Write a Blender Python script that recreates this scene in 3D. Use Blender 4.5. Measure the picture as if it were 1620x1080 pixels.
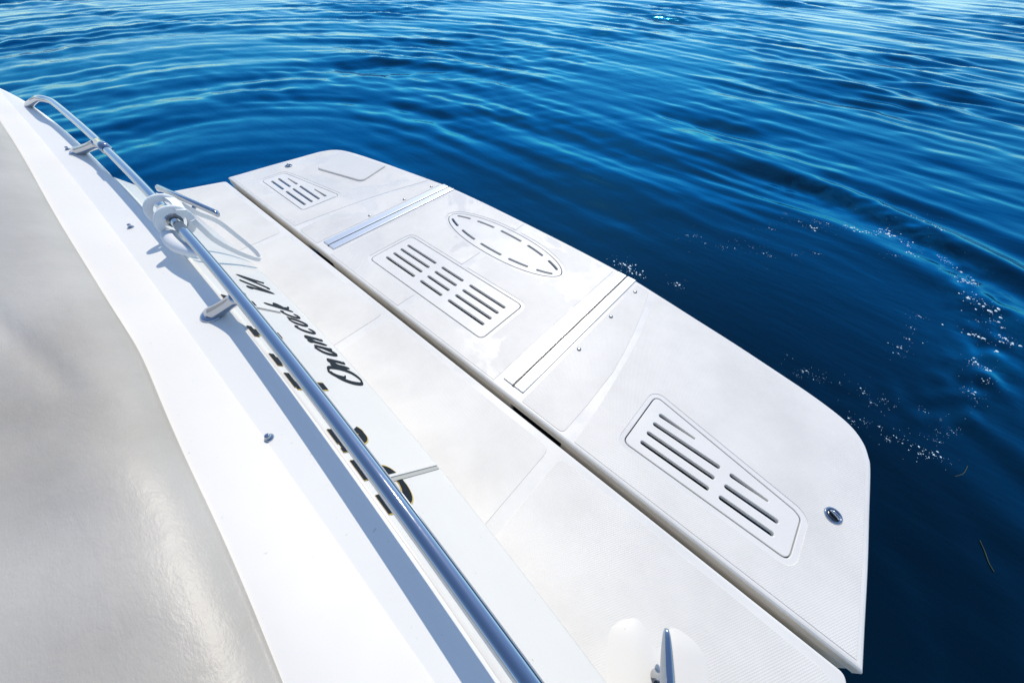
import bpy, bmesh, math, random
import numpy as np
from mathutils import Vector, Matrix
from mathutils.geometry import tessellate_polygon

for o in list(bpy.data.objects):
    bpy.data.objects.remove(o, do_unlink=True)
scene = bpy.context.scene
COL = scene.collection
R = math.radians
random.seed(7)

# ------------------------------------------------------------------ camera
# origin: middle of the swim platform's inner edge, z = 0 at its top; +y is aft
YAW, PITCH, ROLL = -0.707304, 0.881080, 0.021336
CAM = Vector((1.11987, -0.33903, 1.15))
fw = Vector((math.sin(YAW)*math.cos(PITCH), math.cos(YAW)*math.cos(PITCH), -math.sin(PITCH)))
rt = Vector((math.cos(YAW), -math.sin(YAW), 0))
up = rt.cross(fw)
rt2 = rt*math.cos(ROLL) + up*math.sin(ROLL)
up2 = -rt*math.sin(ROLL) + up*math.cos(ROLL)
cd = bpy.data.cameras.new('Camera')
cd.sensor_width = 36.0
cd.lens = 565.0/1620.0*36.0
cd.clip_start = 0.02
cd.clip_end = 3000
cam = bpy.data.objects.new('Camera', cd)
m3 = Matrix((rt2, up2, -fw)).transposed()
cam.matrix_world = Matrix.Translation(CAM) @ m3.to_4x4()
COL.objects.link(cam)
scene.camera = cam

# ------------------------------------------------------------------ sky, sun, exposure
SUN = Vector((-0.44, 0.70, 1.0)).normalized()          # towards the sun
world = bpy.data.worlds.new('World')
scene.world = world
world.use_nodes = True
wn = world.node_tree.nodes
wn.clear()
sky = wn.new('ShaderNodeTexSky')
sky.sky_type = 'NISHITA'
sky.sun_disc = False
sky.sun_elevation = math.asin(SUN.z)
sky.sun_rotation = math.atan2(SUN.x, SUN.y)
sky.air_density = 1.0
sky.dust_density = 0.2
sky.ozone_density = 2.8
bg = wn.new('ShaderNodeBackground')
bg.inputs['Strength'].default_value = 0.15
wo = wn.new('ShaderNodeOutputWorld')
world.node_tree.links.new(sky.outputs[0], bg.inputs[0])
world.node_tree.links.new(bg.outputs[0], wo.inputs[0])
ld = bpy.data.lights.new('sun', 'SUN')
ld.energy = 2.7
ld.angle = R(0.53)
ld.color = (1.0, 0.925, 0.79)
lo = bpy.data.objects.new('sun', ld)
lo.rotation_euler = SUN.to_track_quat('Z', 'Y').to_euler()
lo.location = (0, 0, 20)
COL.objects.link(lo)
vs = scene.view_settings
vs.view_transform = 'Standard'
vs.look = 'None'
vs.exposure = 0.29
vs.gamma = 1.0
vs.use_curve_mapping = False

# ------------------------------------------------------------------ materials
def mat(name, col, rough=0.4, metal=0.0, ior=1.45, spec=None):
    m = bpy.data.materials.new(name)
    m.use_nodes = True
    b = m.node_tree.nodes['Principled BSDF']
    b.inputs['Base Color'].default_value = (*col, 1)
    b.inputs['Roughness'].default_value = rough
    b.inputs['Metallic'].default_value = metal
    b.inputs['IOR'].default_value = ior
    if spec is not None:
        b.inputs['Specular IOR Level'].default_value = spec
    return m, m.node_tree, b

def coords(nt, scale=(1, 1, 1), rot=(0, 0, 0), kind='Object'):
    tc = nt.nodes.new('ShaderNodeTexCoord')
    mp = nt.nodes.new('ShaderNodeMapping')
    mp.inputs['Scale'].default_value = scale
    mp.inputs['Rotation'].default_value = rot
    nt.links.new(tc.outputs[kind], mp.inputs[0])
    return mp.outputs[0]

def noise(nt, vec, scale, detail=3, rough=0.5, dist=0.0):
    n = nt.nodes.new('ShaderNodeTexNoise')
    n.inputs['Scale'].default_value = scale
    n.inputs['Detail'].default_value = detail
    n.inputs['Roughness'].default_value = rough
    n.inputs['Distortion'].default_value = dist
    nt.links.new(vec, n.inputs['Vector'])
    return n.outputs[0]

def ramp(nt, fac, stops):
    r = nt.nodes.new('ShaderNodeValToRGB')
    el = r.color_ramp.elements
    while len(el) < len(stops):
        el.new(0.5)
    for e, (p, c) in zip(el, stops):
        e.position = p
        e.color = (*c, 1) if not isinstance(c, float) else (c, c, c, 1)
    nt.links.new(fac, r.inputs[0])
    return r.outputs[0]

def bump(nt, b, h, strength, dist, normal=None):
    n = nt.nodes.new('ShaderNodeBump')
    n.inputs['Strength'].default_value = strength
    n.inputs['Distance'].default_value = dist
    nt.links.new(h, n.inputs['Height'])
    if normal is not None:
        nt.links.new(normal, n.inputs['Normal'])
    nt.links.new(n.outputs[0], b.inputs['Normal'])
    return n.outputs[0]

def mth(nt, op, a, b_=None):
    n = nt.nodes.new('ShaderNodeMath')
    n.operation = op
    for i, v in enumerate((a, b_)):
        if v is None:
            continue
        if isinstance(v, (int, float)):
            n.inputs[i].default_value = v
        else:
            nt.links.new(v, n.inputs[i])
    return n.outputs[0]

def gelcoat(name, col, rough=(0.22, 0.36), dirt=0.10):
    m, nt, b = mat(name, col, 0.3)
    v = coords(nt)
    big = noise(nt, v, 2.2, 4, 0.6)
    dark = tuple(c*(1-dirt) for c in col)
    c1 = ramp(nt, big, [(0.32, dark), (0.62, col)])
    # sparse specks of grime
    sp = noise(nt, v, 85, 2, 0.6)
    fac = ramp(nt, sp, [(0.735, 0.0), (0.78, 1.0)])
    mx = nt.nodes.new('ShaderNodeMix')
    mx.data_type = 'RGBA'
    nt.links.new(mth(nt, 'MULTIPLY', fac, 0.35), mx.inputs[0])
    nt.links.new(c1, mx.inputs[6])
    mx.inputs[7].default_value = (0.33, 0.29, 0.24, 1)
    nt.links.new(mx.outputs[2], b.inputs['Base Color'])
    rr = noise(nt, v, 9, 5, 0.6)
    rr = ramp(nt, rr, [(0.3, rough[0]), (0.7, rough[1])])
    nt.links.new(rr, b.inputs['Roughness'])
    bump(nt, b, noise(nt, v, 16, 3, 0.5), 0.05, 0.01)
    return m

def tread(name, col, wet=0.0):
    """moulded diamond non-slip; wet > 0 leaves puddled smooth patches"""
    m, nt, b = mat(name, col, 0.45)
    v = coords(nt)
    big = noise(nt, v, 3.0, 5, 0.62)
    dark = tuple(c*0.89 for c in col)
    c1 = ramp(nt, big, [(0.35, dark), (0.62, col)])
    sp = noise(nt, v, 62, 3, 0.7)
    fac = ramp(nt, sp, [(0.70, 0.0), (0.78, 1.0)])
    mx = nt.nodes.new('ShaderNodeMix')
    mx.data_type = 'RGBA'
    nt.links.new(mth(nt, 'MULTIPLY', fac, 0.50), mx.inputs[0])
    nt.links.new(c1, mx.inputs[6])
    mx.inputs[7].default_value = (0.36, 0.34, 0.31, 1)
    nt.links.new(mx.outputs[2], b.inputs['Base Color'])
    def wave(rz):
        w = nt.nodes.new('ShaderNodeTexWave')
        w.wave_type = 'BANDS'
        w.bands_direction = 'X'
        w.inputs['Scale'].default_value = 62.0
        w.inputs['Distortion'].default_value = 0.0
        nt.links.new(coords(nt, rot=(0, 0, rz)), w.inputs['Vector'])
        return w.outputs['Fac']
    h = mth(nt, 'MULTIPLY', wave(R(31)), wave(R(-31)))
    wp = noise(nt, v, 2.6, 5, 0.6, 0.6)
    wf = ramp(nt, wp, [(0.50, 0.0), (0.58, 1.0)])
    wf = mth(nt, 'MULTIPLY', wf, wet)
    h = mth(nt, 'MULTIPLY', h, mth(nt, 'SUBTRACT', 1.0, wf))
    rr = mth(nt, 'SUBTRACT', 0.46, mth(nt, 'MULTIPLY', wf, 0.34))
    nt.links.new(rr, b.inputs['Roughness'])
    bump(nt, b, h, 0.42, 0.001)
    return m

WHITE = (0.755, 0.735, 0.70)
M = {}
M['gel'] = gelcoat('white_gelcoat', WHITE)
M['gel_smooth'] = gelcoat('glossy_white_gelcoat', (0.72, 0.685, 0.635), (0.16, 0.26), 0.06)
M['tread_dry'] = tread('nonslip_dry', (0.73, 0.705, 0.665))
M['tread_wet'] = tread('nonslip_wet', (0.73, 0.705, 0.665), 0.7)
M['gel_satin'] = gelcoat('satin_white_gelcoat', (0.74, 0.71, 0.665), (0.5, 0.62), 0.05)
M['tread_smooth'] = gelcoat('smooth_moulding', (0.70, 0.675, 0.635), (0.4, 0.5), 0.04)
M['gel_deck'] = gelcoat('bright_white_gelcoat', (0.84, 0.815, 0.765), (0.34, 0.44), 0.03)
M['plate'] = gelcoat('grate_moulding', (0.75, 0.73, 0.695), (0.28, 0.42), 0.06)
M['cream'] = gelcoat('cream_bounce_gelcoat', (0.72, 0.66, 0.55), (0.4, 0.55), 0.25)  # yellowed gelcoat, with the shaded face's warm bounce light painted into its cream
M['black'] = mat('black_rubber', (0.012, 0.013, 0.014), 0.5)[0]
M['ink'] = mat('navy_vinyl', (0.006, 0.010, 0.016), 0.6, spec=0.25)[0]
M['gold'] = mat('gold_vinyl', (0.62, 0.42, 0.09), 0.35, 0.2)[0]
M['alu'], nt_, b_ = mat('brushed_aluminium', (0.72, 0.725, 0.73), 0.34, 0.75)
bump(nt_, b_, noise(nt_, coords(nt_, (300, 4, 300)), 1.0, 3), 0.12, 0.001)
M['chrome'], nt_, b_ = mat('polished_steel', (0.40, 0.44, 0.50), 0.05, 1.0)
v_ = coords(nt_)
rr_ = ramp(nt_, noise(nt_, v_, 60, 5, 0.7), [(0.40, 0.045), (0.80, 0.09)])
nt_.links.new(rr_, b_.inputs['Roughness'])
M['dark_steel'] = mat('dark_steel', (0.10, 0.11, 0.12), 0.2, 0.9)[0]
M['dull_steel'] = mat('dull_steel', (0.42, 0.42, 0.42), 0.3, 0.9)[0]
M['web'], nt_, b_ = mat('white_webbing', (0.76, 0.77, 0.77), 0.6)
bump(nt_, b_, noise(nt_, coords(nt_), 300, 2), 0.25, 0.002)
M['grass'] = mat('wet_seaweed', (0.035, 0.055, 0.035), 0.5, spec=0.2)[0]

# padded cover: silver grey coated cloth
M['cover'], nt_, b_ = mat('silver_cover_cloth', (0.46, 0.45, 0.44), 0.42)
v_ = coords(nt_)
c_ = ramp(nt_, noise(nt_, v_, 2.5, 5, 0.6), [(0.3, (0.37, 0.335, 0.285)), (0.7, (0.49, 0.455, 0.405))])
nt_.links.new(c_, b_.inputs['Base Color'])
w1 = noise(nt_, coords(nt_, (4, 10, 5), (0, 0, R(25))), 1.0, 5, 0.6, 0.8)
w2 = noise(nt_, coords(nt_), 38, 4, 0.6, 0.5)
w3 = noise(nt_, coords(nt_, (1, 3, 1), (0, 0, R(35))), 160, 3, 0.6)
h_ = mth(nt_, 'ADD', mth(nt_, 'MULTIPLY', w1, 0.7), mth(nt_, 'ADD', mth(nt_, 'MULTIPLY', w2, 0.35), mth(nt_, 'MULTIPLY', w3, 0.10)))
bump(nt_, b_, h_, 0.26, 0.010)

# sea: dark body under a blue-tinted mirror surface
m_ = bpy.data.materials.new('sea_water')
m_.use_nodes = True
nt_ = m_.node_tree
nt_.nodes.clear()
M['sea'] = m_
out_ = nt_.nodes.new('ShaderNodeOutputMaterial')
mix_ = nt_.nodes.new('ShaderNodeMixShader')
dif_ = nt_.nodes.new('ShaderNodeBsdfDiffuse')
glo_ = nt_.nodes.new('ShaderNodeBsdfGlossy')
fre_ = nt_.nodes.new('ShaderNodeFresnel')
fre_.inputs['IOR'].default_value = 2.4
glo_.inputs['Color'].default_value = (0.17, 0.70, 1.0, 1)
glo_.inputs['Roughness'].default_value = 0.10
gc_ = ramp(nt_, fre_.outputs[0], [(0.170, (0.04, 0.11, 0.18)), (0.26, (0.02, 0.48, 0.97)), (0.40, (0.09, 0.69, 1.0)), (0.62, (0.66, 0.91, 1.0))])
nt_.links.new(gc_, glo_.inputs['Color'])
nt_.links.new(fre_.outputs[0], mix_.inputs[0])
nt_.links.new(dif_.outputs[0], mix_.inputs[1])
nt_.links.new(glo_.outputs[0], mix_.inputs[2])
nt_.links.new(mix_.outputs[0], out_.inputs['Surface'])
v_ = coords(nt_)
c_ = ramp(nt_, noise(nt_, v_, 0.35, 3, 0.5), [(0.3, (0.0, 0.003, 0.005)), (0.7, (0.0, 0.009, 0.018))])
mp_ = nt_.nodes.new('ShaderNodeMapping')
mp_.inputs['Location'].default_value = (-1.35, -2.5/1.25, 0)
mp_.inputs['Scale'].default_value = (1.0, 0.8, 0)
nt_.links.new(nt_.nodes.new('ShaderNodeTexCoord').outputs['Object'], mp_.inputs[0])
ln_ = nt_.nodes.new('ShaderNodeVectorMath')
ln_.operation = 'LENGTH'
nt_.links.new(mp_.outputs[0], ln_.inputs[0])
q_ = mth(nt_, 'DIVIDE', mth(nt_, 'SUBTRACT', ln_.outputs['Value'], 0.98), 0.20)
q_ = mth(nt_, 'POWER', 2.718, mth(nt_, 'MULTIPLY', mth(nt_, 'MULTIPLY', q_, q_), -1.0))
sp_ = nt_.nodes.new('ShaderNodeSeparateXYZ')
nt_.links.new(mp_.outputs[0], sp_.inputs[0])
side_ = ramp(nt_, mth(nt_, 'ADD', mth(nt_, 'MULTIPLY', sp_.outputs['X'], 0.5), mth(nt_, 'ADD', mth(nt_, 'MULTIPLY', sp_.outputs['Y'], 0.5), 0.3)), [(0.25, 0.0), (0.75, 1.0)])
q_ = mth(nt_, 'MULTIPLY', mth(nt_, 'MULTIPLY', q_, side_), ramp(nt_, noise(nt_, v_, 5.0, 5, 0.65, 0.8), [(0.42, 0.0), (0.72, 1.0)]))
ma_ = nt_.nodes.new('ShaderNodeMix')
ma_.data_type = 'RGBA'
nt_.links.new(q_, ma_.inputs[0])
nt_.links.new(c_, ma_.inputs[6])
ma_.inputs[7].default_value = (0.0, 0.050, 0.125, 1)
nt_.links.new(ma_.outputs[2], dif_.inputs['Color'])
r1 = noise(nt_, coords(nt_, (1.6, 6.0, 1), (0, 0, R(8))), 1.3, 4, 0.55, 0.3)
r2 = noise(nt_, coords(nt_, (3.0, 10.0, 1), (0, 0, R(-14))), 2.2, 3, 0.5, 0.2)
h_ = mth(nt_, 'ADD', r1, mth(nt_, 'MULTIPLY', r2, 0.4))
bp_ = nt_.nodes.new('ShaderNodeBump')
bp_.inputs['Strength'].default_value = 0.06
bp_.inputs['Distance'].default_value = 0.05
nt_.links.new(h_, bp_.inputs['Height'])
for n_ in (dif_, glo_, fre_):
    nt_.links.new(bp_.outputs[0], n_.inputs['Normal'])
M['foam'], nt_, b_ = mat('foam_bubbles', (0.62, 0.74, 0.80), 0.25)

# ------------------------------------------------------------------ helpers
def link(name, me, m, parent=None, smooth=False):
    o = bpy.data.objects.new(name, me)
    COL.objects.link(o)
    if m is not None and len(me.materials) == 0:
        me.materials.append(m)
    if parent is not None:
        o.parent = parent
    if smooth:
        me.polygons.foreach_set('use_smooth', [True]*len(me.polygons))
    return o

def from_py(name, vs_, fs, m, parent=None, smooth=False):
    me = bpy.data.meshes.new(name)
    me.from_pydata([tuple(v) for v in vs_], [], fs)
    me.update()
    return link(name, me, m, parent, smooth)

def from_bm(name, bm, m, parent=None, smooth=False):
    me = bpy.data.meshes.new(name)
    bmesh.ops.recalc_face_normals(bm, faces=bm.faces)
    bm.to_mesh(me)
    bm.free()
    return link(name, me, m, parent, smooth)

def area(p):
    return 0.5*sum(p[i-1][0]*p[i][1]-p[i][0]*p[i-1][1] for i in range(len(p)))

def rounded(poly, r, n=5):
    """polygon with every corner rounded; r one radius or a list"""
    out = []
    N = len(poly)
    for i in range(N):
        a, b, c = (Vector(poly[i-1][:2]), Vector(poly[i][:2]), Vector(poly[(i+1) % N][:2]))
        ri = r[i] if isinstance(r, (list, tuple)) else r
        u = (a-b); w = (c-b)
        lu, lw = u.length, w.length
        u.normalize(); w.normalize()
        ang = u.angle(w)
        if ang > math.pi-0.05 or ri <= 0:
            out.append((b.x, b.y))
            continue
        d = min(ri/math.tan(ang/2), lu*0.48, lw*0.48)
        p0, p1 = b+u*d, b+w*d
        for k in range(n+1):
            t = k/n
            q = p0*(1-t)**2 + b*2*t*(1-t) + p1*t*t
            out.append((q.x, q.y))
    return out

def offset(poly, d):
    """move a CCW outline by d to its left (inwards); CW holes move outwards into material"""
    N = len(poly)
    res = []
    for i in range(N):
        a, b, c = Vector(poly[i-1]), Vector(poly[i]), Vector(poly[(i+1) % N])
        e1, e2 = (b-a), (c-b)
        if e1.length < 1e-9 or e2.length < 1e-9:
            res.append((b.x, b.y)); continue
        e1.normalize(); e2.normalize()
        n1, n2 = Vector((-e1.y, e1.x)), Vector((-e2.y, e2.x))
        n = n1+n2
        if n.length < 1e-6:
            n = n1
        n.normalize()
        k = d/max(0.35, n.dot(n1))
        res.append((b.x+n.x*k, b.y+n.y*k))
    return res

def slab(name, outer, holes, ztop, th, bev, m, parent, hole_bev=None, steps=3, bottom=True):
    if area(outer) < 0:
        outer = outer[::-1]
    hs = [h[::-1] if area(h) > 0 else h for h in holes]
    vs_, fs = [], []
    tops, bots = [], []
    for k, loop in enumerate([outer]+hs):
        bv = bev if k == 0 else (hole_bev if hole_bev is not None else bev)
        prof = [(bv*(1-math.sin(math.pi/2*s/steps)), ztop-bv*(1-math.cos(math.pi/2*s/steps))) for s in range(steps+1)] if bv > 0 else [(0, ztop)]
        prof = prof+[(0, ztop-th)]
        rings = []
        for ins, z in prof:
            pts = offset(loop, ins) if ins > 1e-7 else loop
            rings.append([len(vs_)+i for i in range(len(pts))])
            vs_ += [(p[0], p[1], z) for p in pts]
        n = len(loop)
        for r0, r1 in zip(rings, rings[1:]):
            for i in range(n):
                j = (i+1) % n
                fs.append((r0[j], r0[i], r1[i], r1[j]))
        tops.append(rings[0]); bots.append(rings[-1])
    def cap(loops, flip):
        flat = [i for l in loops for i in l]
        tri = tessellate_polygon([[Vector((vs_[i][0], vs_[i][1], 0)) for i in l] for l in loops])
        for t in tri:
            a, b, c = (flat[i] for i in t)
            ar = (vs_[b][0]-vs_[a][0])*(vs_[c][1]-vs_[a][1])-(vs_[c][0]-vs_[a][0])*(vs_[b][1]-vs_[a][1])
            if abs(ar) < 1e-12:
                continue
            f = (a, b, c) if (ar > 0) != flip else (a, c, b)
            fs.append(f)
    cap(tops, False)
    if bottom:
        cap(bots, True)
    return from_py(name, vs_, fs, m, parent)

def tube_bm(bm, pts, rad, seg=16, cap=True, scale=None):
    pts = [Vector(p) for p in pts]
    rings = []
    prev = None
    for i, p in enumerate(pts):
        t = (pts[min(i+1, len(pts)-1)]-pts[max(i-1, 0)]).normalized()
        if prev is None:
            ref = Vector((0, 0, 1)) if abs(t.z) < 0.9 else Vector((1, 0, 0))
            a = t.cross(ref).normalized()
        else:
            a = (prev - t*prev.dot(t)).normalized()
        prev = a
        b = t.cross(a)
        r = rad[i] if isinstance(rad, (list, tuple)) else rad
        rings.append([bm.verts.new(p+(a*math.cos(2*math.pi*k/seg)+b*math.sin(2*math.pi*k/seg))*r) for k in range(seg)])
    for r0, r1 in zip(rings, rings[1:]):
        for k in range(seg):
            bm.faces.new((r0[k], r0[(k+1) % seg], r1[(k+1) % seg], r1[k]))
    if cap:
        bm.faces.new(rings[0][::-1]); bm.faces.new(rings[-1])
    return bm

def spline(pts, n=8):
    pts = [Vector(p) for p in pts]
    out = []
    for i in range(len(pts)-1):
        p0, p1, p2, p3 = pts[max(i-1, 0)], pts[i], pts[i+1], pts[min(i+2, len(pts)-1)]
        for k in range(n):
            t = k/n
            out.append(0.5*((2*p1)+(p2-p0)*t+(2*p0-5*p1+4*p2-p3)*t*t+(3*p1-p0-3*p2+p3)*t**3))
    out.append(pts[-1])
    return out

def lathe_bm(bm, prof, seg=20, loc=(0, 0, 0), axis=None):
    """prof: (radius, height) pairs"""
    q = Vector((0, 0, 1)).rotation_difference(Vector(axis)) if axis is not None else None
    rings = []
    for r, h in prof:
        ring = []
        for k in range(seg):
            p = Vector((r*math.cos(2*math.pi*k/seg), r*math.sin(2*math.pi*k/seg), h))
            if q is not None:
                p = q @ p
            ring.append(bm.verts.new(p+Vector(loc)))
        rings.append(ring)
    for r0, r1 in zip(rings, rings[1:]):
        for k in range(seg):
            bm.faces.new((r0[k], r0[(k+1) % seg], r1[(k+1) % seg], r1[k]))
    bm.faces.new(rings[-1])
    bm.faces.new(rings[0][::-1])
    return bm

def sweep(name, xs, prof, m, parent, ends=True, smooth=True, sharp=0.6):
    """prof(x) -> list of (y, z); joined along x"""
    vs_, fs = [], []
    n = None
    for x in xs:
        p = prof(x)
        n = len(p)
        vs_ += [((q[2] if len(q) > 2 else x), q[0], q[1]) for q in p]
    for i in range(len(xs)-1):
        for k in range(n-1):
            a = i*n+k
            fs.append((a, a+1, a+n+1, a+n))
    if ends:
        fs.append(tuple(range(n))[::-1])
        fs.append(tuple((len(xs)-1)*n+k for k in range(n)))
    o = from_py(name, vs_, fs, m, parent, smooth)
    bm = bmesh.new()
    bm.from_mesh(o.data)
    bmesh.ops.recalc_face_normals(bm, faces=bm.faces)
    for e in bm.edges:
        if len(e.link_faces) == 2 and e.calc_face_angle(0) > sharp:
            e.smooth = False
    bm.to_mesh(o.data)
    bm.free()
    return o

def tag(o, label, cat=None, group=None, kind=None):
    if label:
        o['label'] = label
    if cat:
        o['category'] = cat
    if group:
        o['group'] = group
    if kind:
        o['kind'] = kind
    return o

# ------------------------------------------------------------------ the sea
ZW = -0.40
def sea_height(x, y):
    rng = np.random.RandomState(11)
    h = np.zeros_like(x)
    DS = np.hypot(np.maximum(np.abs(x+0.6)-1.6, 0), np.maximum(y-0.2, 0)*1.15)
    # distance based calm next to the stern
    calm = 1-0.88*np.exp(-(((x-1.5)/1.35)**2+((y-1.9)/1.15)**2)**1.5)
    calm *= 1-0.93*np.exp(-(np.maximum(0, y-0.9)/2.0)**2)*np.exp(-(x/2.1)**4)
    for i in range(96):
        lam = math.exp(rng.uniform(math.log(0.19), math.log(1.7)))
        th = R(100)+rng.normal(0, R(24))
        k = 2*math.pi/lam
        ph = rng.uniform(0, 6.283)
        a = 0.0027*lam**0.92*rng.uniform(0.5, 1.3)
        # gently bent crests
        xx = x+0.35*np.sin(0.5*y+ph); yy = y+0.22*np.sin(0.55*x+1.3*ph)
        if i % 5 < 3:      # rings spreading from the hull
            s = np.sin(k*DS+ph+1.5*np.sin(0.9*xx+0.3*yy+ph)+1.2*np.sin(0.8*yy-0.5*xx-ph))
        else:
            s = np.sin(k*(xx*math.cos(th)+yy*math.sin(th))+ph)
        h += a*(s-0.12*np.cos(2*np.arccos(np.clip(s, -1, 1))))
    calm *= 1-0.50*np.exp(-(((x+0.25)/0.95)**2+((y-3.1)/1.1)**2)**2)
    grp = 0.62+0.5*(np.sin(0.83*x+0.31*y+1.0)*np.sin(0.57*y-0.42*x+0.4)+0.6*np.sin(1.7*x-0.9*y+2.0)*np.sin(1.3*y+0.8*x))
    grp = np.clip(grp, 0.25, 1.3)*1.35
    h *= calm*grp
    # the wash ridge curving round the stern
    yw = 3.93-0.10*(x-0.3)**2-0.03*np.maximum(0, x-1.4)**3
    f = 1/(1+np.exp(-(x-0.5)*3.0))*1/(1+np.exp((x-4.2)*2))
    d = y-yw
    h += f*(0.032*np.exp(-(d/0.15)**2)-0.016*np.exp(-((d-0.28)/0.2)**2)-0.018*np.exp(-((d+0.30)/0.22)**2))
    h += f*0.010*np.exp(-((d+0.62)/0.12)**2)
    # short fan of ripples inside it
    g = np.exp(-(((x-0.9)/0.7)**2+((y-3.1)/0.55)**2))
    h += g*0.0016*np.sin(2*math.pi*(d+0.08*np.sin(3*x))/0.17)
    # turned-over water along the foam trail
    g2 = np.exp(-((np.hypot((x-1.35)/1.0, (y-2.5)/1.25)-1)/0.16)**2)/(1+np.exp(-(x-1.1)*6))/(1+np.exp(-(y-1.6)*6))
    for i in range(14):
        th = rng.uniform(0, 6.283); lam = rng.uniform(0.10, 0.3)
        h += g2*0.0013*np.sin(2*math.pi/lam*(x*math.cos(th)+y*math.sin(th))+rng.uniform(0, 6.28))
    return h

NA, NR = 900, 800
ang = np.radians(np.linspace(-128, 148, NA))
rad = np.concatenate([np.exp(np.linspace(math.log(0.35), math.log(45), NR-50)), np.exp(np.linspace(math.log(46.5), math.log(1800), 50))])
RA, AN = np.meshgrid(rad, ang, indexing='ij')
X = 1.12+RA*np.cos(AN+math.radians(90))*-1.0
Y = -0.34+RA*np.sin(AN+math.radians(90))
H = sea_height(X, Y)*np.clip(1.5-RA/60, 0, 1)
V = np.stack([X, Y, np.full_like(X, ZW)+H], -1).reshape(-1, 3)
idx = np.arange(NA*NR).reshape(NR, NA)
F = np.stack([idx[:-1, :-1], idx[1:, :-1], idx[1:, 1:], idx[:-1, 1:]], -1).reshape(-1, 4)
me = bpy.data.meshes.new('water')
me.vertices.add(len(V)); me.vertices.foreach_set('co', V.ravel())
me.loops.add(F.size); me.loops.foreach_set('vertex_index', F.ravel())
me.polygons.add(len(F)); me.polygons.foreach_set('loop_start', np.arange(0, F.size, 4))
me.polygons.foreach_set('use_smooth', np.ones(len(F), bool))
me.update(); me.validate()
if me.polygons[0].normal.z < 0:
    me.flip_normals()
water = link('water', me, M['sea'])
water['kind'] = 'structure'

# ------------------------------------------------------------------ the boat
boat = bpy.data.objects.new('motor_yacht', None)
COL.objects.link(boat)
boat.location = (0, 0, 0)
tag(boat, 'white motor yacht stern with steel rail, transom lettering and slotted swim platform', 'yacht')

ye = lambda x: -0.325-(0.035*x*x if x > 0 else 0.009*x*x+0.0045*x**4)          # aft edge of the narrow deck
yl = lambda x: -0.192-0.0533*x*x                # lower lip of the sloping transom
ys = lambda x: -0.414-0.0092*x*x                # foot of the coaming
ZD, ZL = 0.58, 0.42
XS = [(-2.15+4.3*i/86) for i in range(87)]

# hull shell below the deck
def hull_prof(x):
    e = ye(x)
    return [(e-0.012, 0.566), (e-0.012, 0.30), (e-0.03, -0.1), (e-0.08, -0.75), (-4.2, -0.75), (-4.2, 0.566)]
sweep('hull', XS, hull_prof, M['gel'], boat)
# narrow flat deck under the rail
def deck_prof(x):
    e, s = ye(x), ys(x)
    if x > -0.66:
        p = [(e-0.02, 0.520), (e-0.004, 0.55), (e-0.003, 0.570), (e-0.003, 0.5794), (e-0.0045, 0.5799), (e-0.02, ZD)]
    else:
        p = [(e-0.002, 0.520), (e, 0.562), (e-0.002, 0.570), (e-0.006, 0.576), (e-0.012, 0.5792), (e-0.02, ZD)]
    return p+[(e+(s-e)*t, ZD+0.0015*t) for t in (0.5, 1.0)]+[(s-0.01, 0.55)]
sweep('aft_deck', XS, deck_prof, M['gel_deck'], boat)
# coaming rising towards the sunpad
def coam_prof(x):
    s = ys(x)
    p = [(s+0.0005, 0.56), (s+0.0005, 0.5822), (s-0.004, 0.5850), (s-0.02, 0.592), (s-0.05, 0.6045), (s-0.08, 0.6145), (s-0.11, 0.6215), (s-0.16, 0.625), (s-0.24, 0.624), (s-0.3, 0.56)]
    return p
sweep('coaming', XS, coam_prof, M['gel_satin'], boat)

# sloping transom with its lip, ending at the walk-through
XT = [-0.715+2.75*i/60 for i in range(61)]
def face_pt(x, t, d=0.0):
    a, b = ye(x), yl(x)
    y = a+(b-a)*t; z = ZD+(ZL-ZD)*t
    n = Vector((0, ZD-ZL, b-a)).normalized()
    return Vector((x, y+n.y*d, z+n.z*d))
def tr_prof(x):
    p = []
    a, b = ye(x), yl(x)
    def q(y, z):
        # the starboard end leans inboard with height
        xx = x
        if x < -0.5:
            xx = x+(x+0.5)/(-0.215)*(0.02+0.12*max(0, min(1, (b-y)/0.14)))
        return (y, z, xx)
    p += [q(a-0.0028, 0.558), q(a-0.0028, 0.5788), q(a-0.0008, 0.5786), q(a+0.003, 0.5768)]
    for t in (0.06, 0.1, 0.25, 0.4, 0.55, 0.7, 0.85, 0.93, 0.965):
        c = face_pt(x, t)
        p.append(q(c.y, c.z))
    c = face_pt(x, 0.99)
    p += [q(c.y-0.0008, c.z-0.001), q(b-0.003, ZL-0.006), q(b-0.007, ZL-0.016), q(b-0.02, 0.33), q(b-0.05, 0.06), q(b-0.06, -0.05), q(a-0.02, -0.05), q(a-0.02, 0.55)]
    return p
transom = sweep('transom', XT, tr_prof, M['gel_smooth'], boat)

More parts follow.
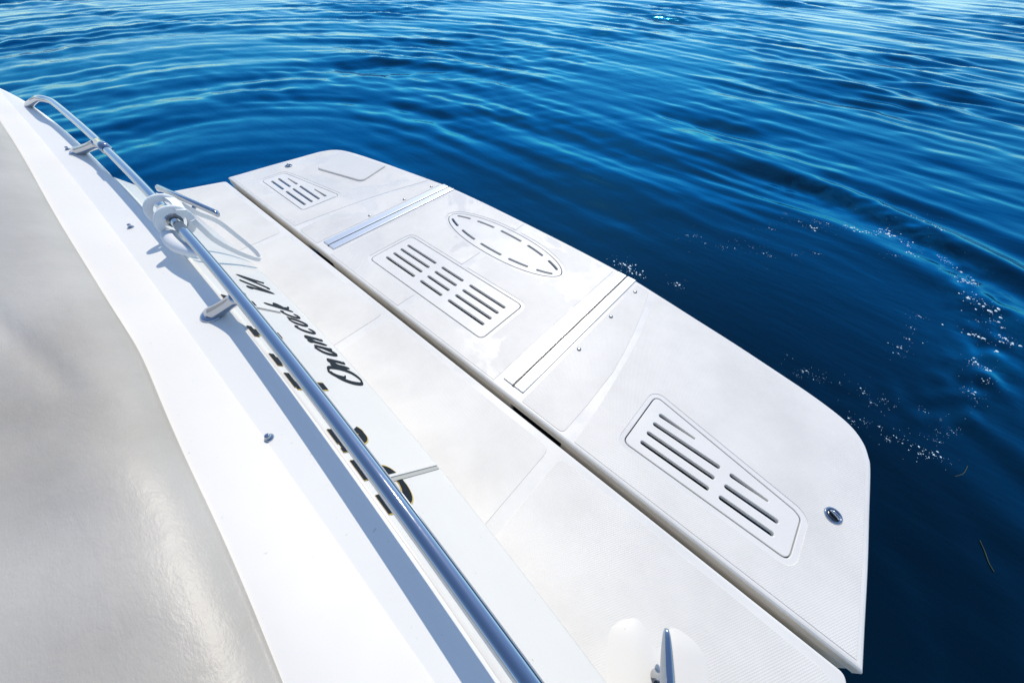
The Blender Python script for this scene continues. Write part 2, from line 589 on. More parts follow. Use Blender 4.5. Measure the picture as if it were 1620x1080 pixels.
# seam of the transom hatch: a recessed white gasket strip let into the face
def face_strip(name, x0, x1, t0, t1, d0, d1, m, parent):
    vs_, fs = [], []
    n = 8
    for i in range(n+1):
        t = t0+(t1-t0)*i/n
        for x, d in ((x0, d0), (x0, d1), (x1, d1), (x1, d0)):
            vs_.append(face_pt(x, t, d))
    for i in range(n):
        a = i*4
        for k in range(3):
            fs.append((a+k, a+k+1, a+k+5, a+k+4))
    fs += [(0, 1, 2, 3), tuple(n*4+k for k in (3, 2, 1, 0))]
    return from_py(name, vs_, fs, m, parent)
M['gasket'] = mat('grey_gasket', (0.42, 0.41, 0.37), 0.6)[0]
for xs_, hw, te in ((0.840, .004, .955), (0.262, .0014, .60)):
    face_strip('hatch_seam', xs_-hw, xs_+hw, 0.07, te, -0.001, 0.0015, M['gasket'], transom)
    face_strip('hatch_seam_lip', xs_-hw-.0055, xs_-hw-.0002, 0.07, te, -0.001, 0.0035, M['gel_smooth'], transom)

# ---- lettering --------------------------------------------------------------
def ribbon(strokes, wfun):
    """each stroke: list of (u, v) points -> quads (list of quads of 2d points)"""
    quads = []
    for st in strokes:
        p = spline([Vector((a, b, 0)) for a, b in st], 7)
        L, Rr = [], []
        for i, q in enumerate(p):
            t = (p[min(i+1, len(p)-1)]-p[max(i-1, 0)])
            if t.length < 1e-9:
                continue
            t.normalize()
            n = Vector((-t.y, t.x, 0))
            w = wfun(t, i/(len(p)-1))
            L.append(q+n*w); Rr.append(q-n*w)
        for i in range(len(L)-1):
            quads.append((L[i], L[i+1], Rr[i+1], Rr[i]))
    return quads

def pen(wmax, wmin, taper=True):
    def f(t, s):
        # broad on down strokes, hairline on up-slanting ones
        c = abs(t.y*0.94+t.x*0.34)
        w = wmin+(wmax-wmin)*c**1.3
        if taper:
            w *= min(1, 0.35+5*s, 0.35+5*(1-s))
        return w
    return f

def place_letter(quads, x0, tb, size, slant, d, m, parent, name='letter', tsize=None):
    """u right (reading direction = -x), v up; size = metres per unit"""
    vs_, fs = [], []
    for q in quads:
        i = len(vs_)
        for p in q:
            u = p.x+p.y*slant
            x = x0-u*size
            vs_.append(face_pt(x, tb-p.y*size/0.2, d))
        fs.append((i, i+1, i+2, i+3))
    return from_py(name, vs_, fs, m, parent)

G = {   # script shapes: x-height 1, caps 1.75
 'O': [[(0.75, 1.62), (0.25, 1.45), (-0.05, 0.85), (0.05, 0.2), (0.55, 0.0), (1.1, 0.25), (1.3, 0.85), (1.15, 1.5), (0.7, 1.72), (0.35, 1.45), (0.38, 1.05), (0.62, 0.85)]],
 'n': [[(0.0, 0.85), (0.12, 1.0), (0.14, 0.6), (0.12, 0.0)], [(0.14, 0.5), (0.4, 0.95), (0.6, 0.95), (0.62, 0.5), (0.62, 0.1), (0.78, 0.05)]],
 'a': [[(0.68, 0.85), (0.45, 1.02), (0.1, 0.75), (0.04, 0.3), (0.2, 0.0), (0.48, 0.2), (0.68, 0.8)], [(0.7, 1.0), (0.68, 0.5), (0.7, 0.08), (0.86, 0.08)]],
 'c': [[(0.58, 0.82), (0.4, 1.02), (0.1, 0.75), (0.05, 0.3), (0.22, 0.0), (0.45, 0.03), (0.62, 0.2)]],
 'o': [[(0.35, 1.02), (0.08, 0.75), (0.05, 0.25), (0.28, 0.0), (0.55, 0.25), (0.6, 0.75), (0.36, 1.02)], [(0.5, 0.9), (0.75, 0.92)]],
 'k': [[(0.1, 1.7), (0.1, 0.9), (0.08, 0.0)], [(0.12, 0.5), (0.4, 0.98), (0.58, 0.85), (0.35, 0.55), (0.2, 0.5)], [(0.25, 0.5), (0.5, 0.15), (0.8, 0.02)]],
 'V': [[(-0.1, 1.45), (0.08, 1.68), (0.2, 1.1), (0.35, 0.0)], [(0.35, 0.02), (0.62, 0.8), (0.9, 1.7), (1.1, 1.72)]],
 'A': [[(-0.25, 0.15), (0.0, 0.0), (0.4, 0.8), (0.8, 1.72)], [(0.8, 1.72), (0.84, 0.9), (0.9, 0.05), (1.05, 0.05)], [(0.15, 0.62), (0.9, 0.62)]],
}
LAY = [('O', .568, .040), ('n', .508, .042), ('a', .452, .042), ('n', .407, .042), ('c', .352, .040), ('o', .316, .040), ('c', .276, .038), ('k', .240, .039), ('V', .150, .038), ('A', .103, .036)]
for ch, x0, s in LAY:
    tb = 0.905-0.26*(0.56-x0)
    wm = 0.19 if ch in 'OVA' else 0.165
    place_letter(ribbon(G[ch], pen(wm, 0.055)), x0, tb, s, 0.26, 0.0009, M['ink'], transom)

# large name above it, black with a gold edge, mostly under the rail
N = {
 'round': [[(0.0, 1.0), (0.0, 0.45), (0.12, 0.12), (0.5, 0.0), (0.88, 0.12), (1.0, 0.45), (1.0, 1.0)]],
 'hook': [[(0.15, 1.0), (0.2, 0.5), (0.3, 0.1), (0.55, 0.0), (0.8, 0.1)]],
 'stem': [[(0.5, 1.0), (0.5, 0.5), (0.5, 0.02)]],
}
def serif(x, w):
    return [[(x-w, 0.985), (x, 0.985), (x+w, 0.985)]]
NAME = [  # shape, x at its left, width, list of top bars (x from, x to), height t
 ('round', .885, .070, [(.860, .897), (.784, .828)], .36),
 ('hook', .752, .052, [(.707, .743), (.754, .764)], .335),
 ('stem', .603, .046, [(.540, .586)], .365),
 ('stem', .520, .048, [(.473, .515)], .30),
 ('stem', .412, .050, [(.365, .407)], .33),
 ('stem', .262, .050, [(.225, .255)], .36),
]
for shape, x0, w, bars, hh in NAME:
    for width, d, mname in ((0.0145, 0.0007, 'gold'), (0.0115, 0.0013, 'ink')):
        vs_, fs = [], []
        for q in ribbon([[(a*w, b*hh*0.2) for a, b in st] for st in N[shape]], lambda t, s: width*(0.55+0.45*abs(t.y))):
            i = len(vs_)
            for p in q:
                vs_.append(face_pt(x0-p.x, max(0.03, hh-p.y/0.2+0.0), d))
            fs.append((i, i+1, i+2, i+3))
        for a, b in bars:
            e = 0.0011 if mname == 'gold' else 0.0
            i = len(vs_)
            vs_ += [face_pt(b+e, 0.016, d+0.0008), face_pt(a-e, 0.016, d+0.0008), face_pt(a-e, 0.066+e*4, d+0.0002), face_pt(b+e, 0.066+e*4, d+0.0002)]
            fs.append((i, i+1, i+2, i+3))
        o = from_py('letter' if mname == 'ink' else 'gold_outline', vs_, fs, M[mname], transom)

# ---- fixed platform next to the hull ----------------------------------------
fix = slab('boarding_platform', rounded([(-1.765, .147), (-1.875, -.14), (-1.95, -.42), (1.95, -.42), (1.875, -.14), (1.775, .147)], [.03, .3, .01, .01, .3, .02], 5), [], 0.0, 0.13, 0.007, M['gel'], boat)
def panel(poly, r, holes, m, parent, z=0.0016):
    return slab('tread_panel', rounded(poly, r, 4), holes, z, 0.0030, 0.0009, m, parent, steps=2, bottom=False)
for a, b in ((-1.77, -0.952), (-0.908, -0.024), (0.024, 0.905), (0.949, 1.76)):
    def lo_(x):
        return -0.34
    p = [(a, -0.34), (b, -0.34), (b, 0.118), (a, 0.118)]
    if a < -1.5:
        p = [(-1.84, -0.34), (b, -0.34), (b, 0.118), (-1.745, 0.118), (-1.84, -0.13)]
    if b > 1.7:
        p = [(a, -0.34), (1.84, -0.34), (1.84, -0.13), (1.745, 0.118), (a, 0.118)]
    panel(p, 0.03, [], M['tread_dry'], fix)

# ---- hinged swim platform ----------------------------------------------------
half = [(0.0, 1.098), (.35, 1.095), (.64, 1.083), (.83, 1.060), (1.02, 1.032), (1.2, 1.006), (1.35, .980), (1.5, .952), (1.60, .925), (1.66, .897), (1.70, .857), (1.722, .812), (1.735, .765), (1.757, .60), (1.778, .44), (1.796, .28), (1.808, .176)]
hr = [tuple(p[:2]) for p in spline([(a, b, 0) for a, b in half], 4)]
PLAT = hr+[(-x, y) for x, y in hr[::-1]][:-1]

gR = rounded([(1.078, .307), (1.602, .307), (1.598, .447), (1.577, .458), (1.078, .543)], [.022, .022, .02, .03, .022], 6)
gL = [(-x, y) for x, y in gR]
gC = rounded([(-.398, .307), (.398, .307), (.398, .570), (-.398, .570)], .026, 6)
def lens(a, b, n=64):
    out = []
    for i in range(n):
        th = 2*math.pi*i/n
        c, s = math.cos(th), math.sin(th)
        out.append((a*math.copysign(abs(c)**0.92, c), .862+b*math.copysign(abs(s)**1.10, s)))
    return out
gE = lens(.398, .119)
def grow(poly, d):
    return offset(poly if area(poly) > 0 else poly[::-1], -d)
recess = [grow(g, 0.0035) for g in (gR, gL, gC, gE)]
swim = slab('swim_platform', PLAT, recess, 0.0, 0.040, 0.010, M['gel'], boat, hole_bev=0.0025)

# tread panels: two ends, two by the hinges, two in the middle
rim = [grow(g, 0.021) for g in (gR, gL, gC, gE)]
def mir(poly):
    return [(-x, y) for x, y in poly]
def edge_y(x):
    for (x0, y0), (x1, y1) in zip(hr, hr[1:]):
        if x0 <= x <= x1 and x1 > x0:
            return y0+(y1-y0)*(x-x0)/(x1-x0)
    return 1.0
inner_edge = offset(PLAT if area(PLAT) > 0 else PLAT[::-1], 0.0)
endR = [(.953, .192), (1.788, .192), (1.776, .30), (1.757, .46), (1.736, .62), (1.715, .765), (1.70, .81), (1.68, .848), (1.645, .88), (1.59, .904), (1.5, .93), (1.35, .957), (1.2, .983), (1.02, 1.009), (.83, 1.037), (.820, 1.035), (.848, .92), (.881, .786), (.905, .65), (.922, .531), (.938, .40), (.947, .30)]
hatch = [(-1.60, .895), (-1.497, .625), (-1.112, .722), (-1.185, 1.003-.02)]
hatch = [(-1.575, .893), (-1.497, .628), (-1.112, .735), (-1.183, .975)]
hatch_r = rounded(hatch, [.03, .04, .04, .02], 5)
slab('tread_panel', endR, [rim[0]], 0.0016, 0.003, 0.0009, M['tread_dry'], swim, steps=2, bottom=False)
slab('tread_panel', mir(endR), [rim[1], grow(hatch_r, 0.006)], 0.0016, 0.003, 0.0009, M['tread_wet'], swim, steps=2, bottom=False)
hingeR = rounded([(.716, .192), (.905, .192), (.907, .344), (.900, .53), (.880, .66), (.854, .79), (.822, .92), (.785, 1.045), (.716, 1.055)], [.01, .02, 0, 0, 0, 0, 0, .01, .01], 4)
slab('tread_panel', hingeR, [], 0.0016, 0.003, 0.0009, M['tread_dry'], swim, steps=2, bottom=False)
slab('tread_panel', mir(hingeR), [], 0.0016, 0.003, 0.0009, M['tread_wet'], swim, steps=2, bottom=False)
# middle pair: each wraps half of the square grate and half of the oval one
def notch_half(rimpoly, x_in):
    """boundary points of a rim lying at x >= x_in, ordered by rising y"""
    pts = [p for p in rimpoly if p[0] >= x_in]
    cx = x_in
    cy = sum(p[1] for p in rimpoly)/len(rimpoly)
    pts.sort(key=lambda p: math.atan2(p[1]-cy, p[0]-cx))
    return pts
x_in = 0.020
lowc = notch_half(rim[2], x_in); lowe = notch_half(rim[3], x_in)
midR = [(x_in, .192), (.578, .192), (.578, 1.062), (.35, 1.072), (x_in, 1.075), (x_in, lowe[-1][1])] + lowe[::-1] + [(x_in, lowe[0][1]), (x_in, lowc[-1][1])] + lowc[::-1] + [(x_in, lowc[0][1])]
def dedupe(p):
    out = []
    for q in p:
        if not out or (Vector(q)-Vector(out[-1])).length > 1e-4:
            out.append(q)
    return out
midR = dedupe(midR)
slab('tread_panel', midR, [], 0.0016, 0.003, 0.0006, M['tread_wet'], swim, steps=2, bottom=False)
slab('tread_panel', mir(midR), [], 0.0016, 0.003, 0.0006, M['tread_wet'], swim, steps=2, bottom=False)

# grate plates with open slots
def slot(x0, x1, y, w=0.0072, taper=None):
    out = []
    for k in range(5):
        a = -math.pi/2+math.pi*k/4
        r = w if taper is None else w*0.45
        yy = y if taper is None else y-w*0.45
        out.append((x1-r+r*math.cos(a), yy+r*math.sin(a)))
    for k in range(5):
        a = math.pi/2+math.pi*k/4
        out.append((x0+w+w*math.cos(a), y+w*math.sin(a)))
    return out
rows = [.346, .391, .437, .482]
slR = [slot(1.121, 1.360, y) for y in rows[:3]]+[slot(1.391, 1.553, y) for y in rows[:2]]+[slot(1.121, 1.257, rows[3], taper=1), slot(1.391, 1.511, rows[2], taper=1)]
slC = []
for y in (.371, .417, .463, .508):
    slC += [slot(-.351, -.121, y), slot(-.078, .078, y), slot(.121, .351, y)]
def lens_slot(x0, x1, side):
    n = 7
    cen = []
    for i in range(n):
        x = x0+(x1-x0)*i/(n-1)
        yy = .082*(1-min(1, (abs(x)/.392)**2.15))**0.72
        cen.append(Vector((x, .862+side*yy)))
    L, Rr = [], []
    for i, c in enumerate(cen):
        t = (cen[min(i+1, n-1)]-cen[max(i-1, 0)]).normalized()
        nn = Vector((-t.y, t.x))*0.0068
        L.append(c+nn); Rr.append(c-nn)
    pts = [(p.x, p.y) for p in Rr]+[(p.x, p.y) for p in L[::-1]]
    return rounded(pts, [.006]+[0]*(n-2)+[.006, .006]+[0]*(n-2)+[.006], 3)
slE = []
for a, b in ((-.365, -.285), (-.240, -.123), (-.075, .075), (.123, .240), (.285, .365)):
    slE += [lens_slot(a, b, 1), lens_slot(a, b, -1)]
for poly, sl, nm in ((gR, slR, 'end'), (gL, [mir(s) for s in slR], 'end'), (gC, slC, 'mid'), (gE, slE, 'oval')):
    slab('grate_plate', poly, sl, 0.0004, 0.014, 0.0022, M['plate'], swim, hole_bev=0.0022, steps=2)

# hatch lid on the starboard end, its near edge lifted a little
lid = slab('hatch_lid', hatch_r, [], 0.010, 0.012, 0.006, M['gel_smooth'], swim, steps=3)

# hinges: two aluminium leaves with a dark joint
for sx in (1, -1):
    for x0, x1 in ((.602, .6475), (.6545, .700)):
        slab('hinge_leaf', [(sx*a, b) for a, b in ((x0, .222), (x1, .222), (x1, 1.074), (x0, 1.074))], [], 0.0062, 0.007, 0.0035, M['alu'], swim, steps=4)
    slab('hinge_joint', [(sx*a, b) for a, b in ((.646, .219), (.656, .219), (.656, 1.072), (.646, 1.072))], [], 0.0026, 0.004, 0.0005, M['black'], swim, steps=1)
    for y in (.535, .783, 1.000):
        bm = bmesh.new()
        lathe_bm(bm, [(.0095, 0), (.0095, .0012), (.0085, .0035), (.0055, .0052), (.002, .0058)], 14, (sx*.736, y, 0.0014))
        from_bm('screw', bm, M['dull_steel'], swim, True)
    # flush ring fitting
    bm = bmesh.new()
    c = (sx*1.67, .521, 0.0014)
    lathe_bm(bm, [(.025, 0), (.025, .002), (.0225, .004), (.019, .0042), (.017, .0015), (.0165, .001)], 28, c)
    fit = from_bm('ring_fitting', bm, M['chrome'], swim, True)
    bm = bmesh.new()
    tube_bm(bm, [(c[0]-.012, c[1]+.006, .004), (c[0]-.008, c[1]+.004, .013), (c[0]+.008, c[1]-.004, .013), (c[0]+.012, c[1]-.006, .004)], .0052, 10)
    from_bm('ring_fitting_bar', bm, M['chrome'], swim, True)
    bm = bmesh.new()
    lathe_bm(bm, [(.0185, 0), (.0185, .0004), (.010, .0008)], 24, (c[0], c[1], .0040))
    from_bm('ring_fitting_cup', bm, M['dark_steel'], swim, True)

# yellowed inner apron, tinted with painted bounce light, below the platform edge, with two open cut-outs
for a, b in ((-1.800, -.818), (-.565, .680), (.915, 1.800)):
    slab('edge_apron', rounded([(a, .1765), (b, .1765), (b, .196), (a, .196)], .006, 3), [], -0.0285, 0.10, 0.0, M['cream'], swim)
for a, b in ((-.818, -.565), (.680, .915)):
    slab('rubber_block', rounded([(a-.01, .205), (b+.01, .205), (b+.01, .235), (a-.01, .235)], .004, 2), [], -0.041, 0.10, 0.0, M['black'], swim)
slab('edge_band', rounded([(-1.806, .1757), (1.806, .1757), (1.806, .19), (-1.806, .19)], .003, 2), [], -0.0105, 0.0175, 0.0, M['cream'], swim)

# ---- rail -------------------------------------------------------------------
yr = lambda x: -0.294-0.0168*x-0.0274*x*x
ZR, RR = 0.645, 0.0119
pts = [(-1.62, -.392, .578), (-1.58, -.388, .588), (-1.45, -.356, .626), (-1.38, -.340, .641), (-1.30, yr(-1.30)-.002, ZR)]
pts += [(x, yr(x), ZR) for x in [-1.2+0.1*i for i in range(29)]]
pts += [(1.70, yr(1.7), .635), (1.78, yr(1.78), .60), (1.82, yr(1.82), .575)]
bm = bmesh.new()
tube_bm(bm, spline(pts, 5), RR, 28)
rail = from_bm('handrail', bm, M['chrome'], boat, True)
def stanchion(bx, by, tx):
    bm = bmesh.new()
    p0, p1 = Vector((bx, by, ZD+.002)), Vector((tx, yr(tx), ZR-.008))
    n = 10
    P_, W_ = [], []
    for i in range(n+1):
        t = i/n
        P_.append(p0.lerp(p1, t)); W_.append(.0125+.0045*(1-t)**3+.0035*t**4)
    tube_bm(bm, P_, W_, 20)
    o = from_bm('stanchion', bm, M['chrome'], rail, True)
    bm = bmesh.new()
    lathe_bm(bm, [(.0245, 0), (.0245, .003), (.0225, .005), (.0165, .0062)], 26, (bx, by, ZD))
    from_bm('stanchion_base', bm, M['chrome'], rail, True)
    return o
stanchion(.283, -.360, .352)
stanchion(-.895, -.362, -.735)
# weld sleeve next to the far post
bm = bmesh.new()
tube_bm(bm, [(x, yr(x), ZR) for x in (-.70, -.66, -.62)], .0152, 24)
from_bm('rail_sleeve', bm, M['chrome'], rail, True)

# press studs on the deck
for x, y in ((-.948, -.380), (-.226, -.378), (.652, -.411)):
    bm = bmesh.new()
    lathe_bm(bm, [(.0078, 0), (.0078, .0014), (.0060, .0032), (.0042, .0036), (.0038, .0062), (.0046, .0082), (.0040, .0096), (.0018, .0098)], 18, (x, y, ZD+.0008))
    from_bm('press_stud', bm, M['chrome'], boat, True)

# grab handle at the starboard end of the transom
bm = bmesh.new()
hp0, hp1 = Vector((-.735, -.238, .462)), Vector((-.440, -.160, .442))
tube_bm(bm, [hp0-Vector((.012, .003, .012)), hp0, hp0.lerp(hp1, .5), hp1, hp1+Vector((.012, .001, -.006))], [.008, .011, .011, .011, .007], 18)
gh = from_bm('grab_handle', bm, M['chrome'], boat, True)
for t in (.28, .66):
    p = hp0.lerp(hp1, t)
    bm = bmesh.new()
    tube_bm(bm, [p, p+Vector((0, -.02, -.016)), p+Vector((0, -.045, -.045))], .0065, 12)
    from_bm('handle_post', bm, M['chrome'], gh, True)

# mooring cleat in its moulded pocket, port corner
def mound(name, cx, cy):
    vs_, fs = [], []
    n = 44
    ax = Vector((.50, -.866)).normalized(); bx = Vector((.866, .50))
    for i in range(n+1):
        for j in range(n+1):
            u, v = -0.06+0.34*i/n, -0.17+0.34*j/n
            wv = .118-.035*max(0, 1-u/.05)**2 if u < .05 else .118
            fu = 1/(1+math.exp(-(u-.004-.9*max(0, .022-abs(v)*.5))/.020))
            fv = 1/(1+math.exp((abs(v)-wv+.01)/.022))
            groove = math.exp(-(v/.030)**2)*(.55+.45/(1+math.exp((u-.05)/.02)))
            z = -0.004+0.015*fu*fv*(1-.75*groove)
            p = Vector((cx, cy))+ax*u+bx*v
            vs_.append((p.x, p.y, z))
    for i in range(n):
        for j in range(n):
            a = i*(n+1)+j
            fs.append((a, a+n+1, a+n+2, a+1))
    return from_py(name, vs_, fs, M['tread_smooth'], fix, True)
mound('cleat_moulding', 1.385, -.065)
tip = Vector((1.391, -.080, .088))
dr = Vector((.46, -.82, 0)).normalized()
bm = bmesh.new()
prof = [(0, .0035), (.012, .0085), (.04, .0125), (.08, .0155), (.13, .017), (.18, .0155), (.22, .0125), (.248, .0085), (.26, .0035)]
P_ = [tip+dr*a+Vector((0, 0, .010*math.sin(math.pi*a/.26)*-1)) for a, _ in prof]
tube_bm(bm, [p for p in spline(P_, 4)], [prof[0][1]]+[np.interp(i/32*8, range(9), [q[1] for q in prof]) for i in range(1, 33)], 20)
cleat = from_bm('mooring_cleat', bm, M['chrome'], boat, True)
for a in (.09, .17):
    p = tip+dr*a
    bm = bmesh.new()
    tube_bm(bm, [p+Vector((0, 0, -.012)), p+Vector((0, 0, -.05)), p+Vector((0, 0, -.088))], [.009, .0085, .016], 16)
    from_bm('cleat_post', bm, M['chrome'], cleat, True)
bm = bmesh.new()
p = tip+dr*.13
lathe_bm(bm, [(.03, 0), (.03, .006), (.022, .010)], 24, (p.x, p.y, -.001))
from_bm('cleat_base', bm, M['chrome'], cleat, True)

# ------------------------------------------------------------------ sunpad cover
def cov_edge(x):
    e = -.492-.012*max(0, x+.2)**2-.010*max(0, x-.2)-.06*max(0, x-.55)**2
    e += .004*math.exp(-((x-.33)/.12)**2)-.003*math.exp(-((x-.62)/.14)**2)+.002*math.sin(5.1*x)
    return e
vs_, fs = [], []
nx, ny = 190, 90
for i in range(nx+1):
    x = -2.1+4.1*i/nx
    e = cov_edge(x)
    for j in range(ny+1):
        u = (j/ny)**1.5
        d = 1.9*u
        y = e-d
        z = .6235+.030*(1-math.exp(-d/.03))+.030*(1-math.exp(-d/.25))
        # seam between two panels, running diagonally
        s = (d-.075-(.42-x)*.20)/.016
        if x < .45:
            z -= .006*math.exp(-s*s)*min(1, (.45-x)/.08)
        z += .010*math.exp(-(((x-.62)/.16)**2+((d-.06)/.06)**2))
        z += .004*math.sin(9*x+3*d)*math.sin(6*d+1.3)*(1-math.exp(-d/.1))
        z += .0022*math.sin(31*x+14*d+2*math.sin(9*d))*math.exp(-((x-.6)/.3)**2)*(1-math.exp(-d/.03))
        vs_.append((x, y, z))
for i in range(nx):
    for j in range(ny):
        a = i*(ny+1)+j
        fs.append((a, a+ny+1, a+ny+2, a+1))
n0 = len(vs_)
# folded-under hem
for i in range(nx+1):
    x = -2.1+4.1*i/nx
    e = cov_edge(x)
    vs_.append((x, e+.0035, .6222)); 
    vs_.append((x, e+.002, .612))
for i in range(nx):
    a, b = i*(ny+1), (i+1)*(ny+1)
    c, d = n0+2*i, n0+2*(i+1)
    fs.append((a, c, d, b)); fs.append((c, c+1, d+1, d))
cover = from_py('sunpad_cover', vs_, fs, M['cover'], None, True)
tag(cover, 'wrinkled silver grey cover cloth on the sunpad beside the white coaming', 'cover')
bm = bmesh.new(); bm.from_mesh(cover.data); bmesh.ops.recalc_face_normals(bm, faces=bm.faces)
bm.to_mesh(cover.data); bm.free()

# ------------------------------------------------------------------ white strap bracket on the rail
br = bpy.data.objects.new('rail_bracket', None)
COL.objects.link(br)
br.location = (-.06, yr(-.06), ZR-.05)
tag(br, 'white twin-collar bracket clamped on the steel rail with a hanging strap loop', 'bracket')
inv = Matrix.Translation(-br.location)
def in_br(o):
    o.data.transform(inv)
    o.parent = br
    return o
for x in (-.100, -.022):
    bm = bmesh.new()
    c = Vector((x, yr(x), ZR))
    seg = 30
    rings = []
    for r, a in ((.0235, -.0045), (.039, -.0045), (.041, -.0028), (.041, .0028), (.039, .0045), (.0235, .0045)):
        rings.append([bm.verts.new(c+Vector((a, r*math.cos(2*math.pi*k/seg), r*1.0*math.sin(2*math.pi*k/seg)))) for k in range(seg)])
    for r0, r1 in zip(rings, rings[1:]+rings[:1]):
        for k in range(seg):
            bm.faces.new((r0[k], r0[(k+1) % seg], r1[(k+1) % seg], r1[k]))
    in_br(from_bm('collar', bm, M['web'], None))
bm = bmesh.new()
tube_bm(bm, [(x, yr(x), ZR) for x in (-.096, -.06, -.026)], .0168, 20)
in_br(from_bm('sleeve', bm, M['chrome'], None, True))
def band(name, path, width_dir, w, th, m):
    """flat strap following a path; width_dir gives the broad direction"""
    p = spline(path, 7)
    wd = Vector(width_dir).normalized()
    vs_, fs = [], []
    for i, q in enumerate(p):
        t = (p[min(i+1, len(p)-1)]-p[max(i-1, 0)]).normalized()
        b = (wd-t*wd.dot(t)).normalized()
        n = t.cross(b)
        for s, r in ((-1, -1), (1, -1), (1, 1), (-1, 1)):
            vs_.append(q+b*w*s+n*th*r)
    for i in range(len(p)-1):
        a = i*4
        for k in range(4):
            fs.append((a+k, a+(k+1) % 4, a+4+(k+1) % 4, a+4+k))
    fs += [(3, 2, 1, 0), tuple(len(p)*4-4+k for k in range(4))]
    return in_br(from_py(name, vs_, fs, m))
band('strap_loop', [(0.0, -.262, .645), (0.0, -.258, .620), (-.013, -.247, .57), (-.045, -.216, .50), (-.066, -.183, .447), (-.086, -.168, .432), (-.110, -.168, .452), (-.130, -.183, .50), (-.128, -.204, .56), (-.100, -.238, .615), (-.095, -.255, .650)], (0, .75, .66), .0062, .0016, M['web'])
band('saddle', [(-.108, -.270, .668), (-.06, -.266, .670), (-.012, -.270, .668)], (0, .9, -.4), .010, .003, M['web'])
bm = bmesh.new()
tube_bm(bm, spline([(-.020, -.322, .622), (.005, -.325, .618), (.04, -.323, .619), (.08, -.316, .624), (.115, -.309, .630), (.14, -.304, .635)], 3), [.0175, .0185, .019, .019, .0185, .018, .0175, .0165, .0155, .014, .0125, .011, .009, .007, .005, .003], 18)
in_br(from_bm('sock', bm, M['web'], None, True))

# ------------------------------------------------------------------ foam and weed
rng = np.random.RandomState(5)
def pix(x, y, z=ZW):
    d = rt2*((x-810)/565.0)+up2*((540-y)/565.0)+fw
    t = (z-CAM.z)/d.z
    return CAM+d*t
FO = [(270,258,2),(300,262,2),(330,285,2),(390,297,3),(430,275,1),(490,300,2),(545,325,3),(600,190,1),(640,215,2),(685,235,4),(700,218,3),(555,240,2),(740,225,2),
 (800,228,3),(825,237,4),(880,248,4),(920,245,3),(945,238,5),(990,268,5),(1012,290,3),(1018,318,3),(955,330,2),(1130,325,3),(1145,342,3),(1190,372,3),(1195,408,6),(1235,408,4),(1205,420,4),
 (1225,478,6),(1280,515,6),(1300,545,2),(1250,545,2),(1258,602,6),(1350,610,5),(1325,565,2),(1245,690,4),(1275,698,4),(1225,690,2),(1260,745,3),(1215,785,4),(1240,815,1),
 (1065,847,2),(1118,875,1),(1105,915,1),(1155,913,2),(1145,928,1),(1100,948,2),(1050,990,4),(1097,1000,5),(970,938,2),(938,943,2),(915,903,2),(865,787,4),(932,815,3),(890,820,2),
 (655,715,2),(690,730,3),(725,738,2),(675,718,2),(640,728,2),(605,660,1),(820,882,3),(868,890,2),(780,755,1),(985,638,3),(1015,610,3),(1020,570,2),(1050,530,2),(975,655,2),
 (240,425,4),(232,428,3),(60,360,6),(75,370,6),(95,385,5),(45,355,4),(110,395,3),(630,325,2),(710,322,2),(930,165,2),(1020,195,2),(1060,215,2),(1090,232,2),(1110,250,2),(1170,400,2)]
vs_, fs = [], []
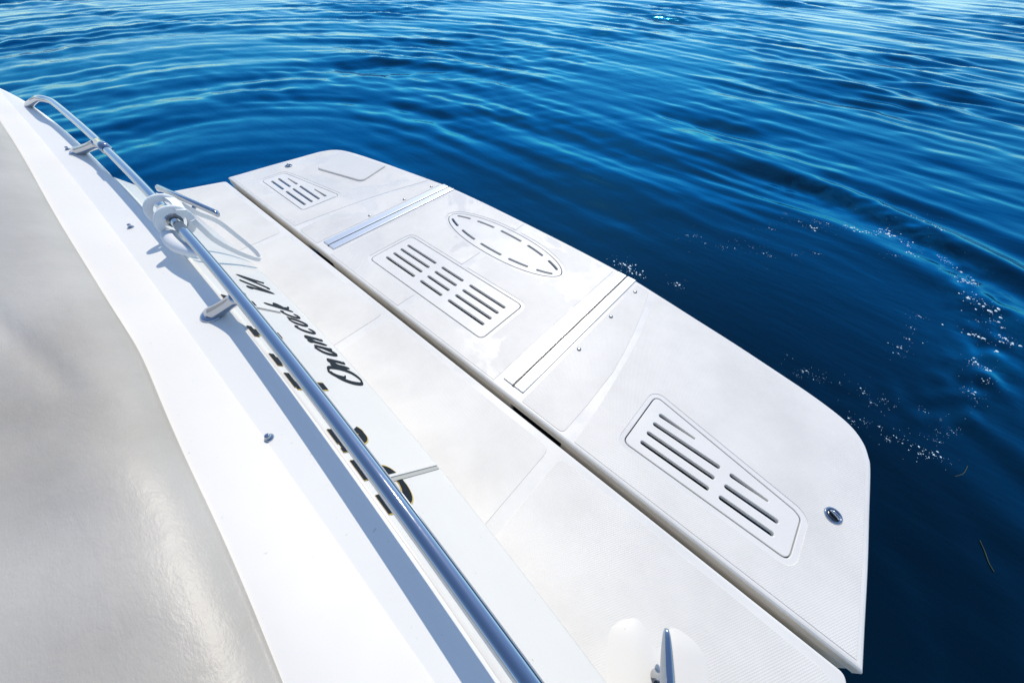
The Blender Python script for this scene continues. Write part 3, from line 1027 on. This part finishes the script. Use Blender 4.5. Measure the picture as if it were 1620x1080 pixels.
def dome(px, py, pz, r, el, rot):
    n = 7
    i0 = len(vs_)
    for ring, (rr, hh) in enumerate(((1.0, 0.0), (.72, .16), (.0, .22))):
        if rr == 0:
            vs_.append((px, py, pz+hh*r))
            break
        for k in range(n):
            a = 2*math.pi*k/n
            jx = rr*r*(1+rng.uniform(-.18, .18))
            x, y = jx*math.cos(a)*el, jx*math.sin(a)
            vs_.append((px+x*math.cos(rot)-y*math.sin(rot), py+x*math.sin(rot)+y*math.cos(rot), pz+hh*r-(.004 if ring == 0 else 0)))
    for k in range(n):
        fs.append((i0+k, i0+(k+1) % n, i0+n+(k+1) % n, i0+n+k))
        fs.append((i0+n+k, i0+n+(k+1) % n, i0+2*n))
for cx, cy, s in FO:
    c = pix(960+.472*cx, 250+.472*cy)
    dist = (c-CAM).length
    for k in range(int(2+s*(2.2+1.6*min(3.2, dist-1.2)))):
        rr = .0036*s*abs(rng.normal(0, 1))*1.6*(.5+.5*dist/2.5)
        a = rng.uniform(0, 6.283)
        r = (0.0007+.0011*s*rng.uniform(0, 1)**5)*(.40+.30*dist)
        x, y = c.x+rr*math.cos(a)*1.5, c.y+rr*math.sin(a)
        z = ZW+float(sea_height(np.array([x]), np.array([y]))[0])
        dome(x, y, z, r, rng.uniform(1, 1.7), rng.uniform(0, 3.14))
for k in range(420):   # single bubbles drifting along the trail
    cx, cy, s = FO[rng.randint(len(FO))]
    c = pix(960+.472*(cx+rng.normal(0, 38)), 250+.472*(cy+rng.normal(0, 22)))
    z = ZW+float(sea_height(np.array([c.x]), np.array([c.y]))[0])
    if abs(c.x) < 1.72 and c.y < 1.08:
        continue
    dome(c.x, c.y, z, rng.uniform(.0006, .0016), 1.2, rng.uniform(0, 3.14))
foam = from_py('sea_foam', vs_, fs, M['foam'], None, True)
tag(foam, 'white flecks of foam and bubbles drifting on the dark water astern', 'foam', kind='stuff')

def blade(name, pl, w, label):
    p = [pix(*q) for q in pl]
    p = [Vector((q.x, q.y, ZW+float(sea_height(np.array([q.x]), np.array([q.y]))[0])+.002)) for q in p]
    base = p[0].copy()
    bm = bmesh.new()
    tube_bm(bm, [q-base for q in spline(p, 6)], w, 6)
    o = from_bm(name, bm, M['grass'], None, True)
    o.location = base
    return tag(o, label, 'seaweed')
blade('seaweed_strand', [(1506, 755), (1520, 750), (1528, 738)], .0014, 'short curled strand of seaweed beside the foam flecks')
o = blade('seaweed_strand', [(1548, 855), (1556, 872), (1562, 890), (1570, 905)], .0015, 'longer straight strand of seaweed alone on dark water')
